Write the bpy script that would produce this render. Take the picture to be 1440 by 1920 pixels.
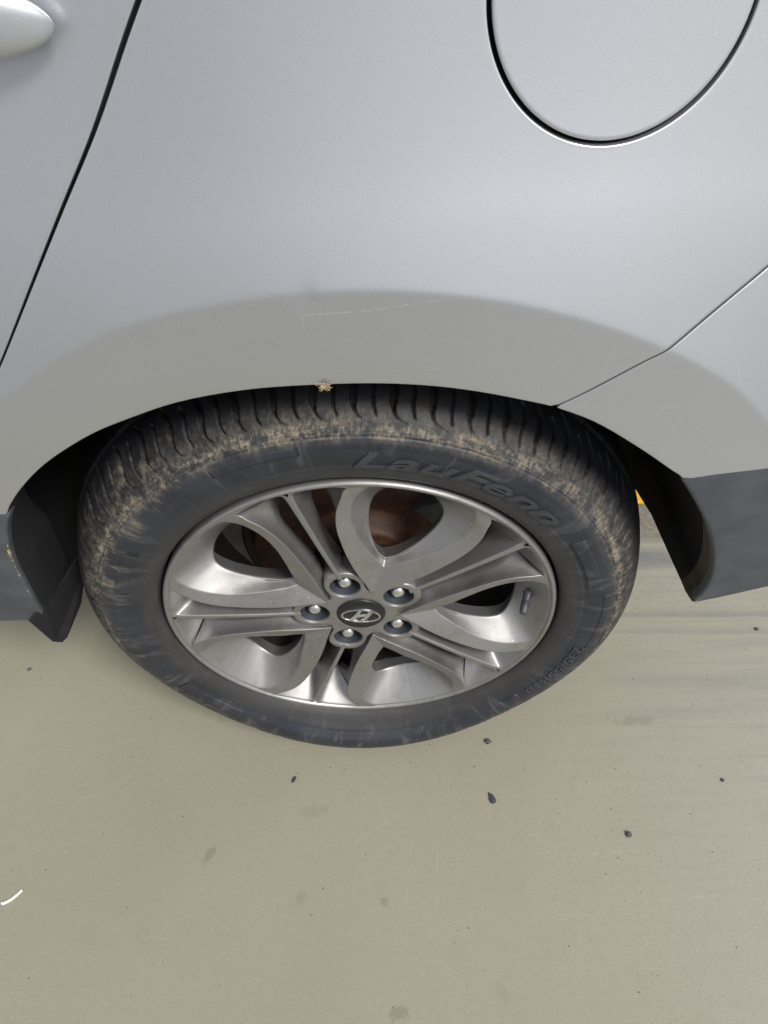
import bpy, bmesh, math, random
import numpy as np
from mathutils import Vector, Matrix, noise
from mathutils.geometry import delaunay_2d_cdt

for o in list(bpy.data.objects): bpy.data.objects.remove(o)
S = bpy.context.scene
COL = S.collection
R = math.radians
random.seed(7)

# ------------------------------------------------------------------ camera
cam = bpy.data.cameras.new('camera'); cam_o = bpy.data.objects.new('camera', cam); COL.objects.link(cam_o)
cr = Vector((.99992, -.01301, .00013)); cu = Vector((.00957, .74206, .67027)); cf = Vector((.00881, .67021, -.74212))
cam_o.matrix_world = Matrix(((cr.x, cu.x, -cf.x, .02175), (cr.y, cu.y, -cf.y, -.51542), (cr.z, cu.z, -cf.z, 1.11237), (0, 0, 0, 1)))
cam.sensor_fit = 'VERTICAL'; cam.sensor_height = 36; cam.lens = 36*1392.26/1920
cam.clip_start = .02; cam.clip_end = 200
S.camera = cam_o

# ------------------------------------------------------------------ sky, sun, exposure
SUN_EL, SUN_AZ = R(50), R(39)          # azimuth measured from -Y towards +X
W = bpy.data.worlds.new('World'); S.world = W; W.use_nodes = True
wn, wl = W.node_tree.nodes, W.node_tree.links
bg = wn['Background']; bg.inputs['Strength'].default_value = .08
sky = wn.new('ShaderNodeTexSky'); sky.sky_type = 'NISHITA'; sky.sun_disc = False
sky.sun_elevation = SUN_EL; sky.sun_rotation = math.pi-SUN_AZ
sky.air_density = 1.2; sky.dust_density = 5.0; sky.ozone_density = 1.0
hs = wn.new('ShaderNodeHueSaturation'); hs.inputs['Saturation'].default_value = .5
wl.new(sky.outputs[0], hs.inputs['Color'])
# thin broken overcast over the blue
tc = wn.new('ShaderNodeTexCoord'); cn = wn.new('ShaderNodeTexNoise'); cn.inputs['Scale'].default_value = 2.4; cn.inputs['Detail'].default_value = 4
cm = wn.new('ShaderNodeMapRange'); cm.inputs[1].default_value = .35; cm.inputs[2].default_value = .65; cm.inputs[3].default_value = .1; cm.inputs[4].default_value = .7
mx = wn.new('ShaderNodeMix'); mx.data_type = 'RGBA'; mx.inputs[7].default_value = (9.9, 10.6, 11.6, 1)
wl.new(tc.outputs['Generated'], cn.inputs['Vector']); wl.new(cn.outputs[0], cm.inputs[0]); wl.new(cm.outputs[0], mx.inputs[0])
wl.new(hs.outputs[0], mx.inputs[6]); wl.new(mx.outputs[2], bg.inputs['Color'])
sun = bpy.data.lights.new('sun', 'SUN'); sun.energy = 2.9; sun.angle = R(16); sun.color = (1, .98, .95)
sun_o = bpy.data.objects.new('sun', sun); COL.objects.link(sun_o)
sd = Vector((math.cos(SUN_EL)*math.sin(SUN_AZ), -math.cos(SUN_EL)*math.cos(SUN_AZ), math.sin(SUN_EL)))
sun_o.rotation_euler = sd.to_track_quat('Z', 'Y').to_euler(); sun_o.location = sd*6
S.view_settings.view_transform = 'Standard'; S.view_settings.look = 'None'
S.view_settings.gamma = 1; S.view_settings.exposure = .2; S.view_settings.use_curve_mapping = False
S.render.engine = 'CYCLES'
S.cycles.max_bounces = 5; S.cycles.diffuse_bounces = 3; S.cycles.glossy_bounces = 3; S.cycles.transmission_bounces = 0; S.cycles.caustics_reflective = False

# ------------------------------------------------------------------ node helper
class NT:
    def __init__(self, name):
        self.m = bpy.data.materials.new(name); self.m.use_nodes = True
        self.n = self.m.node_tree.nodes; self.l = self.m.node_tree.links
        self.b = self.n['Principled BSDF']; self._c = None; self._nc = {}; self._sp = None
    def put(self, sock, v):
        if hasattr(v, 'is_output') or isinstance(v, bpy.types.NodeSocket): self.l.new(v, sock)
        elif isinstance(v, (tuple, list)) and len(v) == 3 and sock.type == 'RGBA': sock.default_value = (*v, 1)
        else: sock.default_value = v
    def set(self, **k):
        for a, v in k.items(): self.put(self.b.inputs[a.replace('_', ' ')], v)
        return self
    def obj(self):
        if self._c is None: self._c = self.n.new('ShaderNodeTexCoord').outputs['Object']
        return self._c
    def math(self, op, a, b=0.0, c=None, clamp=False):
        n = self.n.new('ShaderNodeMath'); n.operation = op; n.use_clamp = clamp
        self.put(n.inputs[0], a); self.put(n.inputs[1], b)
        if c is not None: self.put(n.inputs[2], c)
        return n.outputs[0]
    def vmath(self, op, a, b=None, scale=None):
        n = self.n.new('ShaderNodeVectorMath'); n.operation = op
        self.put(n.inputs[0], a)
        if b is not None: self.put(n.inputs[1], b)
        if scale is not None: self.put(n.inputs['Scale'], scale)
        return n.outputs['Value'] if op in ('DOT_PRODUCT', 'LENGTH', 'DISTANCE') else n.outputs['Vector']
    def sep(self, v):
        n = self.n.new('ShaderNodeSeparateXYZ'); self.put(n.inputs[0], v); return n.outputs
    def comb(self, x, y, z):
        n = self.n.new('ShaderNodeCombineXYZ')
        for i, v in enumerate((x, y, z)): self.put(n.inputs[i], v)
        return n.outputs[0]
    def noise(self, scale, detail=4, rough=.55, vec=None, dist=0):
        key = (scale, detail, rough, dist)
        if vec is None and key in self._nc: return self._nc[key]
        n = self.n.new('ShaderNodeTexNoise'); n.inputs['Scale'].default_value = scale
        if vec is None: self._nc[key] = n.outputs[0]
        n.inputs['Detail'].default_value = detail; n.inputs['Roughness'].default_value = rough
        n.inputs['Distortion'].default_value = dist
        self.put(n.inputs['Vector'], vec if vec is not None else self.obj()); return n.outputs[0]
    def voro(self, scale, vec=None, rnd=1, out='Distance'):
        n = self.n.new('ShaderNodeTexVoronoi'); n.inputs['Scale'].default_value = scale; n.inputs['Randomness'].default_value = rnd
        self.put(n.inputs['Vector'], vec if vec is not None else self.obj()); return n.outputs[out]
    def scale(self, v, s): return self.vmath('MULTIPLY', v, s)
    def ramp(self, v, a, b, lo=0.0, hi=1.0):
        n = self.n.new('ShaderNodeMapRange'); n.interpolation_type = 'SMOOTHSTEP'
        for i, q in enumerate((v, a, b, lo, hi)): self.put(n.inputs[i], q)
        return n.outputs[0]
    def mix(self, f, a, b):
        n = self.n.new('ShaderNodeMix'); n.data_type = 'RGBA'
        self.put(n.inputs[0], f); self.put(n.inputs[6], a); self.put(n.inputs[7], b); return n.outputs[2]
    def bump(self, h, strength=.3, dist=.001, prev=None):
        n = self.n.new('ShaderNodeBump'); n.inputs['Strength'].default_value = strength; n.inputs['Distance'].default_value = dist
        self.put(n.inputs['Height'], h)
        if prev is not None: self.put(n.inputs['Normal'], prev)
        return n.outputs[0]
    def seg(self, a, b, w, soft=.5):
        """mask of a thin stroke from a to b (x,z) on the car side"""
        s = self.sep(self.obj()); P = self.comb(s[0], 0.0, s[2])
        A = (a[0], 0, a[1]); AB = (b[0]-a[0], 0, b[1]-a[1]); L2 = AB[0]**2+AB[2]**2
        d = self.vmath('SUBTRACT', P, A)
        t = self.math('DIVIDE', self.vmath('DOT_PRODUCT', d, AB), L2, clamp=True)
        n = self.n.new('ShaderNodeVectorMath'); n.operation = 'SCALE'; n.inputs[0].default_value = AB; self.put(n.inputs['Scale'], t)
        return self.ramp(self.vmath('DISTANCE', d, n.outputs[0]), w*soft, w, 1.0, 0.0)

# ------------------------------------------------------------------ materials
def mat_paint():
    t = NT('silver_paint')
    fine = t.noise(1500, 2, .6); mid = t.noise(9, 4, .6)
    col = t.mix(t.ramp(fine, .3, .7), (.492, .508, .530), (.566, .580, .602))
    col = t.mix(t.ramp(mid, .45, .75, 0, .10), col, (.44, .43, .40))
    segs = [((-.0335, .7968), (.0161, .8001), .0007), ((.0161, .8001), (.0730, .8098), .0006), ((-.0345, .7985), (-.0330, .787), .0005),
            ((-.0290, .8138), (-.0188, .7986), .0005), ((.060, .757), (.066, .753), .0005), ((.318, .742), (.321, .728), .0004),
            ((.262, .70), (.276, .706), .0004), ((.300, .68), (.315, .674), .0004)]
    m = None
    brk = t.ramp(t.noise(420, 3, .7), .36, .6)
    for a, b, w in segs:
        k = t.seg(a, b, w); m = k if m is None else t.math('MAXIMUM', m, k)
    m = t.math('MULTIPLY', m, brk)
    specks = t.math('MULTIPLY', t.ramp(t.voro(46), .022, .032, 1, 0), t.ramp(t.noise(13, 2), .52, .6))
    dark = t.math('MULTIPLY', t.ramp(t.voro(38, vec=t.vmath('ADD', t.obj(), (3.1, 1.7, .4))), .018, .026, 1, 0), t.ramp(t.noise(17, 2), .5, .58))
    col = t.mix(t.math('MULTIPLY', m, .75), col, (.74, .74, .73)); col = t.mix(t.math('MULTIPLY', specks, .6), col, (.75, .75, .73)); col = t.mix(t.math('MULTIPLY', dark, .7), col, (.06, .055, .05))
    nb = t.bump(fine, .02, .0006)
    t.set(Base_Color=col, Metallic=.82, Roughness=t.ramp(mid, .3, .8, .36, .40), Normal=nb, Coat_Weight=1.0, Coat_Roughness=.05, Coat_IOR=1.55)
    t.put(t.b.inputs['Coat Normal'], t.bump(t.noise(130, 2), .035, .002))
    return t.m
def mat_plastic():
    t = NT('dark_plastic')
    n1 = t.noise(18, 5, .65); v = t.scale(t.obj(), (60, 60, 9)); n2 = t.noise(6, 5, .7, vec=v)
    col = t.mix(t.ramp(n1, .35, .7), (.055, .060, .070), (.085, .091, .102))
    col = t.mix(t.math('MULTIPLY', t.ramp(n2, .60, .75), .35), col, (.17, .17, .165))
    col = t.mix(t.math('MULTIPLY', t.ramp(t.noise(70, 3), .70, .76), .55), col, (.30, .29, .26))
    t.set(Base_Color=col, Roughness=t.ramp(n1, .3, .7, .48, .62), Specular_IOR_Level=.45, Normal=t.bump(t.noise(1500, 2), .12, .0006))
    return t.m
def mat_liner():
    t = NT('liner_plastic')
    n = t.noise(26, 5, .7)
    col = t.mix(t.ramp(n, .52, .8), (.016, .0165, .019), (.034, .026, .018))
    t.set(Base_Color=col, Roughness=.75, Specular_IOR_Level=.25, Normal=t.bump(t.noise(300, 3), .2, .001))
    return t.m
def mat_alloy():
    t = NT('alloy_paint')
    n = t.noise(11, 5, .65); f = t.noise(2200, 1)
    col = t.mix(t.ramp(f, .3, .7), (.275, .27, .265), (.335, .33, .322))
    col = t.mix(t.math('MULTIPLY', t.ramp(t.noise(34, 5, .7), .48, .72), .55), col, (.20, .172, .135))
    nicks = t.math('MULTIPLY', t.ramp(t.voro(90), .07, .09, 1, 0), t.ramp(t.noise(21, 2), .56, .62))
    col = t.mix(t.math('MULTIPLY', nicks, .7), col, (.68, .67, .65))
    t.set(Base_Color=col, Metallic=.80, Roughness=t.ramp(n, .3, .8, .46, .56), Coat_Weight=.3, Coat_Roughness=.22, Normal=t.bump(f, .05, .0005))
    return t.m
def mat_rubber(letter=False):
    t = NT('tyre_lettering_rubber' if letter else 'tyre_rubber')
    s = t.sep(t.obj()); rad = t.math('SQRT', t.math('ADD', t.math('MULTIPLY', s[0], s[0]), t.math('MULTIPLY', s[2], s[2])))
    ang = t.math('ARCTAN2', s[2], s[0])
    pv = t.comb(t.math('MULTIPLY', ang, .33), rad, s[1])
    fineR = t.noise(260, 4, .65, vec=t.scale(pv, (1, .35, 1)))
    big = t.noise(14, 4, .6, vec=pv); mid = t.noise(55, 5, .7, vec=pv)
    stre = t.noise(60, 4, .6, vec=t.scale(pv, (.14, 1.3, 1)))
    smear = t.noise(38, 4, .65, vec=t.scale(pv, (1, .28, 1)), dist=1.2)
    patch_ = t.noise(30, 3, .6, vec=pv)
    # clean rubber: greyish with a bluish bloom on the sidewall
    col = t.mix(t.ramp(big, .35, .7), (.016, .018, .025), (.026, .029, .037))
    col = t.mix(t.math('MULTIPLY', t.ramp(smear, .51, .68), .6), col, (.074, .075, .080))
    brown = t.math('MULTIPLY', t.ramp(rad, .252, .276, 1, 0), .75)
    col = t.mix(brown, col, t.mix(t.ramp(stre, .35, .7), (.032, .030, .029), (.050, .046, .043)))
    col = t.mix(t.math('MULTIPLY', t.ramp(rad, .309, .318), .85), col, t.mix(t.ramp(patch_, .4, .65), (.0085, .0088, .0105), (.016, .0165, .019)))  # tread darker than the sidewall: shade under the arch put into the colour
    # dust caught round the shoulder rib, reaching further over the sidewall towards the front of the car
    band = t.math('MULTIPLY', t.ramp(rad, .300, .309), t.ramp(rad, .3135, .325, 1, 0))
    thin = t.math('MULTIPLY', t.ramp(rad, .296, .306), t.ramp(rad, .318, .341, 1, 0))
    left = t.ramp(s[0], -.27, -.02, 1.0, .0)
    wide = t.math('MULTIPLY', t.math('MULTIPLY', t.ramp(rad, .274, .302), t.ramp(rad, .325, .350, 1, 0)), left)
    lowf = t.ramp(s[2], -.10, .10, .75, 1)
    stre2 = t.noise(120, 4, .7, vec=t.scale(pv, (.22, 1.4, 1)))
    patch = t.noise(24, 4, .65, vec=pv)
    k = t.math('ADD', t.math('MULTIPLY', mid, .45), t.math('ADD', t.math('MULTIPLY', fineR, .30), t.math('MULTIPLY', patch, .25)))
    film = t.math('MULTIPLY', thin, t.ramp(k, .40, .68, .0, .45))
    crust = t.math('MULTIPLY', band, t.ramp(t.math('ADD', t.math('MULTIPLY', k, .72), t.math('MULTIPLY', stre2, .28)), .44, .60, .0, .95))
    lefts = t.math('MULTIPLY', wide, t.ramp(t.math('ADD', t.math('MULTIPLY', smear, .5), t.math('MULTIPLY', k, .5)), .47, .66, .0, .65))
    dust = t.math('MULTIPLY', t.math('MAXIMUM', film, t.math('MAXIMUM', crust, lefts)), lowf)
    low = t.math('MULTIPLY', t.math('MULTIPLY', t.ramp(s[2], -.26, -.31), t.ramp(smear, .55, .70)), .40)
    edge = t.math('MULTIPLY', t.math('MULTIPLY', t.ramp(rad, .322, .334), t.ramp(s[2], .02, -.08)), t.ramp(k, .40, .55, .2, .85))
    dust = t.math('MAXIMUM', dust, t.math('MAXIMUM', low, edge))
    dc = t.mix(t.ramp(fineR, .3, .7), (.145, .118, .085), (.315, .265, .195))
    f = .30 if letter else .92
    if letter: col = t.mix(.35, col, (.075, .077, .086))
    col = t.mix(t.math('MULTIPLY', dust, f), col, dc)
    ticks = t.ramp(t.voro(150, vec=pv), .05, .07, 1, 0)
    col = t.mix(t.math('MULTIPLY', t.math('MULTIPLY', ticks, t.ramp(big, .55, .62)), .6), col, (.4, .38, .34))
    h = t.math('ADD', t.math('MULTIPLY', band, t.noise(520, 3, .7)), t.math('MULTIPLY', t.noise(900, 2), .2))
    nb = t.bump(h, .55, .0012)
    if not letter:   # the finely hatched band round the brand name
        hb = t.math('MULTIPLY', t.ramp(rad, .2925, .2935), t.ramp(rad, .3005, .3015, 1, 0))
        hb = t.math('MULTIPLY', hb, t.math('MULTIPLY', t.ramp(ang, .40, .42), t.ramp(ang, 1.60, 1.62, 1, 0)))
        wv = t.math('MULTIPLY', t.math('SINE', t.math('MULTIPLY', ang, 1100)), hb)
        nb = t.bump(wv, .6, .0007, nb)
    t.set(Base_Color=col, Roughness=t.math('ADD', t.math('MULTIPLY', dust, .3), t.ramp(big, .3, .7, .50, .62)), Specular_IOR_Level=.5, Normal=nb)
    return t.m
def simple(name, col, rough, metal=0.0, nscale=40, var=.25, bump=.1, coat=0.0):
    t = NT(name); n = t.noise(nscale, 5, .65)
    a = tuple(c*(1-var) for c in col); b = tuple(min(1, c*(1+var)) for c in col)
    t.set(Base_Color=t.mix(t.ramp(n, .3, .7), a, b), Roughness=t.ramp(n, .3, .7, max(.02, rough-.06), min(1, rough+.06)), Metallic=metal, Coat_Weight=coat, Normal=t.bump(t.noise(nscale*9, 3), bump, .0008))
    return t.m
def mat_rust():
    t = NT('rusty_disc')
    s = t.sep(t.obj()); rad = t.math('SQRT', t.math('ADD', t.math('MULTIPLY', s[0], s[0]), t.math('MULTIPLY', s[2], s[2])))
    rings = t.noise(1, 4, .7, vec=t.comb(t.math('MULTIPLY', rad, 900), 0.0, 0.0)); n = t.noise(40, 5, .65)
    col = t.mix(t.ramp(n, .35, .68), (.040, .016, .009), (.115, .046, .022))
    col = t.mix(t.math('MULTIPLY', t.ramp(rings, .5, .72), .5), col, (.17, .11, .075))
    t.set(Base_Color=col, Metallic=.25, Roughness=.6, Normal=t.bump(t.math('ADD', n, rings), .3, .0008)); return t.m
def mat_floor():
    t = NT('painted_concrete')
    P = t.obj(); s = t.sep(P)
    big = t.noise(2.2, 2, .6); mid = t.noise(9, 4, .65); fine = t.noise(420, 2, .7)
    str1 = t.noise(3.2, 3, .62, vec=t.scale(P, (1.1, 26, 1))); str2 = t.noise(9, 2, .6, vec=t.scale(P, (.7, 60, 1)))
    right = t.ramp(s[0], .05, .62); deep = t.ramp(s[1], -.02, .25)
    base = t.mix(t.ramp(big, .3, .7), (.268, .253, .186), (.302, .284, .213))
    base = t.mix(t.math('MULTIPLY', right, .62), base, (.338, .322, .272))
    base = t.mix(t.math('MULTIPLY', t.ramp(mid, .5, .75), .22), base, (.225, .210, .155))
    st = t.math('MULTIPLY', t.ramp(str1, .44, .66), t.math('MULTIPLY', right, t.ramp(s[1], -.30, .18, .08, .34)))
    base = t.mix(st, base, (.215, .205, .180))
    lt = t.math('MULTIPLY', t.ramp(str2, .64, .74), t.math('ADD', t.math('MULTIPLY', right, .30), .08))
    base = t.mix(lt, base, (.43, .40, .33))
    far = t.math('ADD', t.vmath('LENGTH', P), t.math('MULTIPLY', t.math('SUBTRACT', big, .5), .8)); base = t.mix(t.ramp(far, 1.1, 1.5), base, (.262, .268, .272))  # unseen outer floor greyed so the body paint reflects a neutral tone
    # rubber skid bands beside the rear of the tyre
    for y0, w, k in ((.365, .030, .75), (.235, .010, .30), (.200, .008, .22), (.10, .024, .16), (.045, .014, .12)):
        jag = t.math('MULTIPLY', t.math('SUBTRACT', str1, .5), .03)
        d = t.math('ABSOLUTE', t.math('SUBTRACT', t.math('ADD', s[1], jag), y0))
        b = t.math('MULTIPLY', t.ramp(d, w*.3, w, 1, 0), t.math('MULTIPLY', t.ramp(s[0], .36, .50), t.ramp(mid, .25, .6, .5, 1)))
        base = t.mix(t.math('MULTIPLY', b, k), base, (.115, .122, .140))
    # grimy ground behind the car
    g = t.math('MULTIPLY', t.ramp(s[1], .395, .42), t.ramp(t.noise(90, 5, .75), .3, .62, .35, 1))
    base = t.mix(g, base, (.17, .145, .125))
    # damp stains with shapes of their own
    for x, y, rx, ry, a, k in ((-.221, -.164, .008, .026, -.5, .6), (.043, -.357, .016, .012, .1, .6), (.026, -.229, .010, .008, 0, .5), (-.075, -.105, .034, .014, .1, .22),
                               (-.09, -.225, .016, .010, .4, .35), (.175, -.335, .012, .018, .3, .2), (.43, .03, .05, .012, 0, .4)):
        u = t.vmath('SUBTRACT', P, (x, y, 0)); q = t.sep(u); c, sn = math.cos(a), math.sin(a)
        U = t.math('DIVIDE', t.math('ADD', t.math('MULTIPLY', q[0], c), t.math('MULTIPLY', q[1], sn)), rx)
        V = t.math('DIVIDE', t.math('SUBTRACT', t.math('MULTIPLY', q[1], c), t.math('MULTIPLY', q[0], sn)), ry)
        d = t.math('SQRT', t.math('ADD', t.math('MULTIPLY', U, U), t.math('MULTIPLY', V, V)))
        d = t.math('ADD', d, t.math('MULTIPLY', t.math('SUBTRACT', t.noise(70, 4, .7), .5), 2.6))
        base = t.mix(t.math('MULTIPLY', t.ramp(d, .35, .85, 1, 0), k*.8), base, (.145, .128, .095))
    # specks and pits
    dk = t.math('MULTIPLY', t.ramp(t.voro(62), .05, .065, 1, 0), t.ramp(t.noise(10, 3), .49, .58)); dk2 = t.math('MULTIPLY', t.ramp(t.voro(150), .06, .08, 1, 0), t.ramp(t.noise(15, 3), .47, .60))
    wh = t.math('MULTIPLY', t.ramp(t.voro(75, vec=t.vmath('ADD', P, (5, 3, 1))), .035, .05, 1, 0), t.ramp(t.noise(7, 2), .48, .56))
    base = t.mix(t.math('MULTIPLY', t.math('MAXIMUM', dk, dk2), .8), base, (.05, .047, .04)); base = t.mix(t.math('MULTIPLY', wh, .7), base, (.55, .52, .45))
    # long thin scrapes
    for x, y, a, L, w, k in ((.06, -.20, 1.45, .10, .0009, .35), (-.30, -.11, -1.4, .11, .0012, -.3), (.10, -.20, 1.5, .09, .0007, .3), (.13, -.20, 1.5, .06, .0007, .3), (-.36, -.07, .16, .20, .0008, .25), (-.20, -.02, .2, .2, .0007, .25),
                          (.35, -.17, .03, .16, .0008, .4), (.45, -.23, .05, .14, .0008, .35), (.02, -.13, .55, .10, .0007, .3), (.30, -.25, .02, .2, .0006, .25)):
        u = t.vmath('SUBTRACT', P, (x, y, 0)); q = t.sep(u); c, sn = math.cos(a), math.sin(a)
        U = t.math('ADD', t.math('MULTIPLY', q[0], c), t.math('MULTIPLY', q[1], sn)); V = t.math('SUBTRACT', t.math('MULTIPLY', q[1], c), t.math('MULTIPLY', q[0], sn))
        V = t.math('ADD', V, t.math('MULTIPLY', t.math('MULTIPLY', U, U), .25))
        b = t.math('MULTIPLY', t.ramp(t.math('ABSOLUTE', V), w*.4, w*1.4, 1, 0), t.ramp(t.math('ABSOLUTE', U), L*.3, L*.55, 1, 0))
        b = t.math('MULTIPLY', b, t.ramp(t.noise(55, 3), .4, .6))
        base = t.mix(t.math('MULTIPLY', b, abs(k)*.85), base, (.50, .47, .39) if k > 0 else (.15, .13, .09))
    gr = t.noise(95, 4, .8); base = t.mix(t.ramp(gr, .30, .62, .13, .0), base, (.17, .155, .11)); base = t.mix(t.ramp(gr, .58, .78, .0, .12), base, (.42, .40, .32))
    base = t.mix(t.ramp(fine, .30, .70, .30, .0), base, (.15, .138, .10))
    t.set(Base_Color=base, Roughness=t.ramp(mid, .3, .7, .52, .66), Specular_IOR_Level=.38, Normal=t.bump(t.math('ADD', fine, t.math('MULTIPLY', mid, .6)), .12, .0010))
    return t.m
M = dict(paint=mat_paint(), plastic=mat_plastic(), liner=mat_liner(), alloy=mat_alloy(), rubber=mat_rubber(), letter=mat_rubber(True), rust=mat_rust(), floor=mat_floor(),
         chrome=simple('chrome', (.72, .73, .74), .14, 1.0, 60, .1, .05), nut=simple('plated_steel', (.70, .70, .69), .26, 1.0, 90, .15, .08), capblack=simple('gloss_black', (.008, .009, .011), .42, 0, 60, .2, .02),
         pocket=simple('pocket_grey', (.07, .08, .095), .42, .5, 50, .2), steel=simple('cast_steel', (.05, .042, .035), .55, .6, 40, .3, .4), calip=simple('caliper_alloy', (.16, .16, .165), .5, .6, 40, .3, .3),
         stone=simple('dark_stone', (.075, .078, .085), .7, 0, 160, .5, .6), chip=simple('tar_chip', (.035, .038, .046), .7, 0, 160, .4, .5), pale=simple('pale_scrap', (.78, .77, .72), .6, 0, 200, .1, .2),
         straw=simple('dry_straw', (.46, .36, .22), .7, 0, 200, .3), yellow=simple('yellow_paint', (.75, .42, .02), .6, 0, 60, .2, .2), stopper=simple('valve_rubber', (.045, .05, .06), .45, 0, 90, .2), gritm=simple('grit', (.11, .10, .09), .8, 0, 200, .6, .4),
         dusty=simple('shaded_dusty_alloy', (.020, .017, .015), .7, .3, 30, .4, .2), blackp=simple('black_plastic', (.021, .024, .031), .55, 0, 30, .3, .15), brownp=simple('dusty_brown_plastic', (.050, .036, .024), .7, 0, 45, .5, .3), seal=simple('black_seal', (.010, .010, .011), .7, 0, 60, .2), mud=simple('dried_mud', (.33, .25, .16), .9, 0, 160, .35, .6))  # brake-dusted alloy darkened further: shade inside the wheel put into its colour

# ------------------------------------------------------------------ mesh helpers
def mk(name, verts, faces, mat, parent=None, smooth=True, sharp=None, merge=None):
    me = bpy.data.meshes.new(name); me.from_pydata([tuple(v) for v in verts], [], faces); me.validate()
    if merge or sharp == 'recalc':
        bm = bmesh.new(); bm.from_mesh(me)
        if merge: bmesh.ops.remove_doubles(bm, verts=bm.verts, dist=merge)
        bmesh.ops.recalc_face_normals(bm, faces=bm.faces); bm.to_mesh(me); bm.free()
    if smooth: me.shade_smooth()
    if isinstance(sharp, (int, float)): me.set_sharp_from_angle(angle=R(sharp))
    me.materials.append(M[mat] if isinstance(mat, str) else mat)
    return ob(name, me, parent)
def ob(name, me, parent=None, loc=None):
    o = bpy.data.objects.new(name, me); COL.objects.link(o); o.parent = parent
    if loc: o.location = loc
    return o
def tag(o, label=None, cat=None, group=None, kind=None):
    for k, v in (('label', label), ('category', cat), ('group', group), ('kind', kind)):
        if v: o[k] = v
    return o
def lathe(prof, n, close=False, phase=0):
    """prof: (r, y) revolved about the Y axis"""
    V, F = [], []; m = len(prof)
    for i in range(n):
        a = 2*math.pi*i/n+phase; c, s = math.cos(a), math.sin(a)
        for r, y in prof: V.append((r*c, y, r*s))
    for i in range(n):
        j = (i+1) % n
        for k in range(m-1): F.append((i*m+k, j*m+k, j*m+k+1, i*m+k+1))
    return V, F
def cat(pts, n):
    """Catmull-Rom through points (numpy rows), n samples"""
    P = np.array(pts, float); K = len(P); Q = np.vstack([2*P[0]-P[1], P, 2*P[-1]-P[-2]])
    out = []
    for u in np.linspace(0, K-1, n):
        i = min(int(u), K-2); t = u-i; a, b, c, d = Q[i], Q[i+1], Q[i+2], Q[i+3]
        out.append(.5*((2*b)+(c-a)*t+(2*a-5*b+4*c-d)*t*t+(3*b-a-3*c+d)*t**3))
    return np.array(out)
def joinm(parts):
    V, F = [], []
    for v, f in parts:
        o = len(V); V += list(v); F += [tuple(i+o for i in q) for q in f]
    return V, F
def tube(pts, r, n=8, cap=True):
    P = [Vector(p) for p in pts]; V, F = [], []; rr = r if isinstance(r, (list, tuple)) else [r]*len(P)
    up = Vector((.3, .2, 1)).normalized()
    for i, p in enumerate(P):
        t = (P[min(i+1, len(P)-1)]-P[max(i-1, 0)]).normalized(); a = t.cross(up).normalized(); b = t.cross(a)
        for k in range(n): V.append(p+(a*math.cos(2*math.pi*k/n)+b*math.sin(2*math.pi*k/n))*rr[i])
    for i in range(len(P)-1):
        for k in range(n): F.append((i*n+k, i*n+(k+1) % n, (i+1)*n+(k+1) % n, (i+1)*n+k))
    if cap: F += [tuple(range(n)), tuple(range((len(P)-1)*n, len(P)*n))]
    return V, F
def inside(pts, poly):
    x, y = pts[:, 0], pts[:, 1]; c = np.zeros(len(pts), bool); n = len(poly)
    for i in range(n):
        x1, y1 = poly[i]; x2, y2 = poly[(i+1) % n]
        if y1 == y2: continue
        c ^= ((y1 > y) != (y2 > y)) & (x < (x2-x1)*(y-y1)/(y2-y1)+x1)
    return c
def segdist(pts, poly):
    d = np.full(len(pts), 1e9); n = len(poly)
    for i in range(n):
        a = np.array(poly[i]); b = np.array(poly[(i+1) % n]); ab = b-a; L = ab@ab
        if L < 1e-14: continue
        t = np.clip(((pts-a)@ab)/L, 0, 1); d = np.minimum(d, np.linalg.norm(pts-a-t[:, None]*ab, axis=1))
    return d
def fill2d(outer, holes, cell, extra=None):
    """triangulate a polygon with holes and a regular grid of inner points"""
    O = np.array(outer); lo, hi = O.min(0), O.max(0)
    gx, gy = np.meshgrid(np.arange(lo[0], hi[0], cell), np.arange(lo[1], hi[1], cell)); G = np.c_[gx.ravel(), gy.ravel()]
    ok = inside(G, outer) & (segdist(G, outer) > cell*.55)
    for h in holes: ok &= ~inside(G, h) & (segdist(G, h) > cell*.55)
    G = G[ok]
    if extra is not None:
        X_ = np.array(extra); k_ = inside(X_, outer) & (segdist(X_, outer) > .0013)
        for h in holes: k_ &= ~inside(X_, h) & (segdist(X_, h) > .0013)
        X_ = X_[k_]; cell_ = {}
        for q in X_: cell_.setdefault((int(q[0]//.006), int(q[1]//.006)), []).append(q)
        keep = []
        for g in G:
            a_, b_ = int(g[0]//.006), int(g[1]//.006)
            keep.append(not any((g[0]-q[0])**2+(g[1]-q[1])**2 < .0032**2 for da in (-1, 0, 1) for db in (-1, 0, 1) for q in cell_.get((a_+da, b_+db), ())))
        G = np.vstack([G[np.array(keep)], X_])
    V = [Vector(p) for p in outer]; E = [(i, (i+1) % len(outer)) for i in range(len(outer))]
    for h in holes:
        o = len(V); V += [Vector(p) for p in h]; E += [(o+i, o+(i+1) % len(h)) for i in range(len(h))]
    V += [Vector(p) for p in G]
    v, e, f, *_ = delaunay_2d_cdt(V, E, [], 0, 1e-7)
    vv = np.array([tuple(q) for q in v]); F = np.array([tuple(q) for q in f if len(q) == 3])
    c = vv[F].mean(1); ok = inside(c, outer)
    for h in holes: ok &= ~inside(c, h)
    return vv, [tuple(int(i) for i in q) for q in F[ok]]
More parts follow.
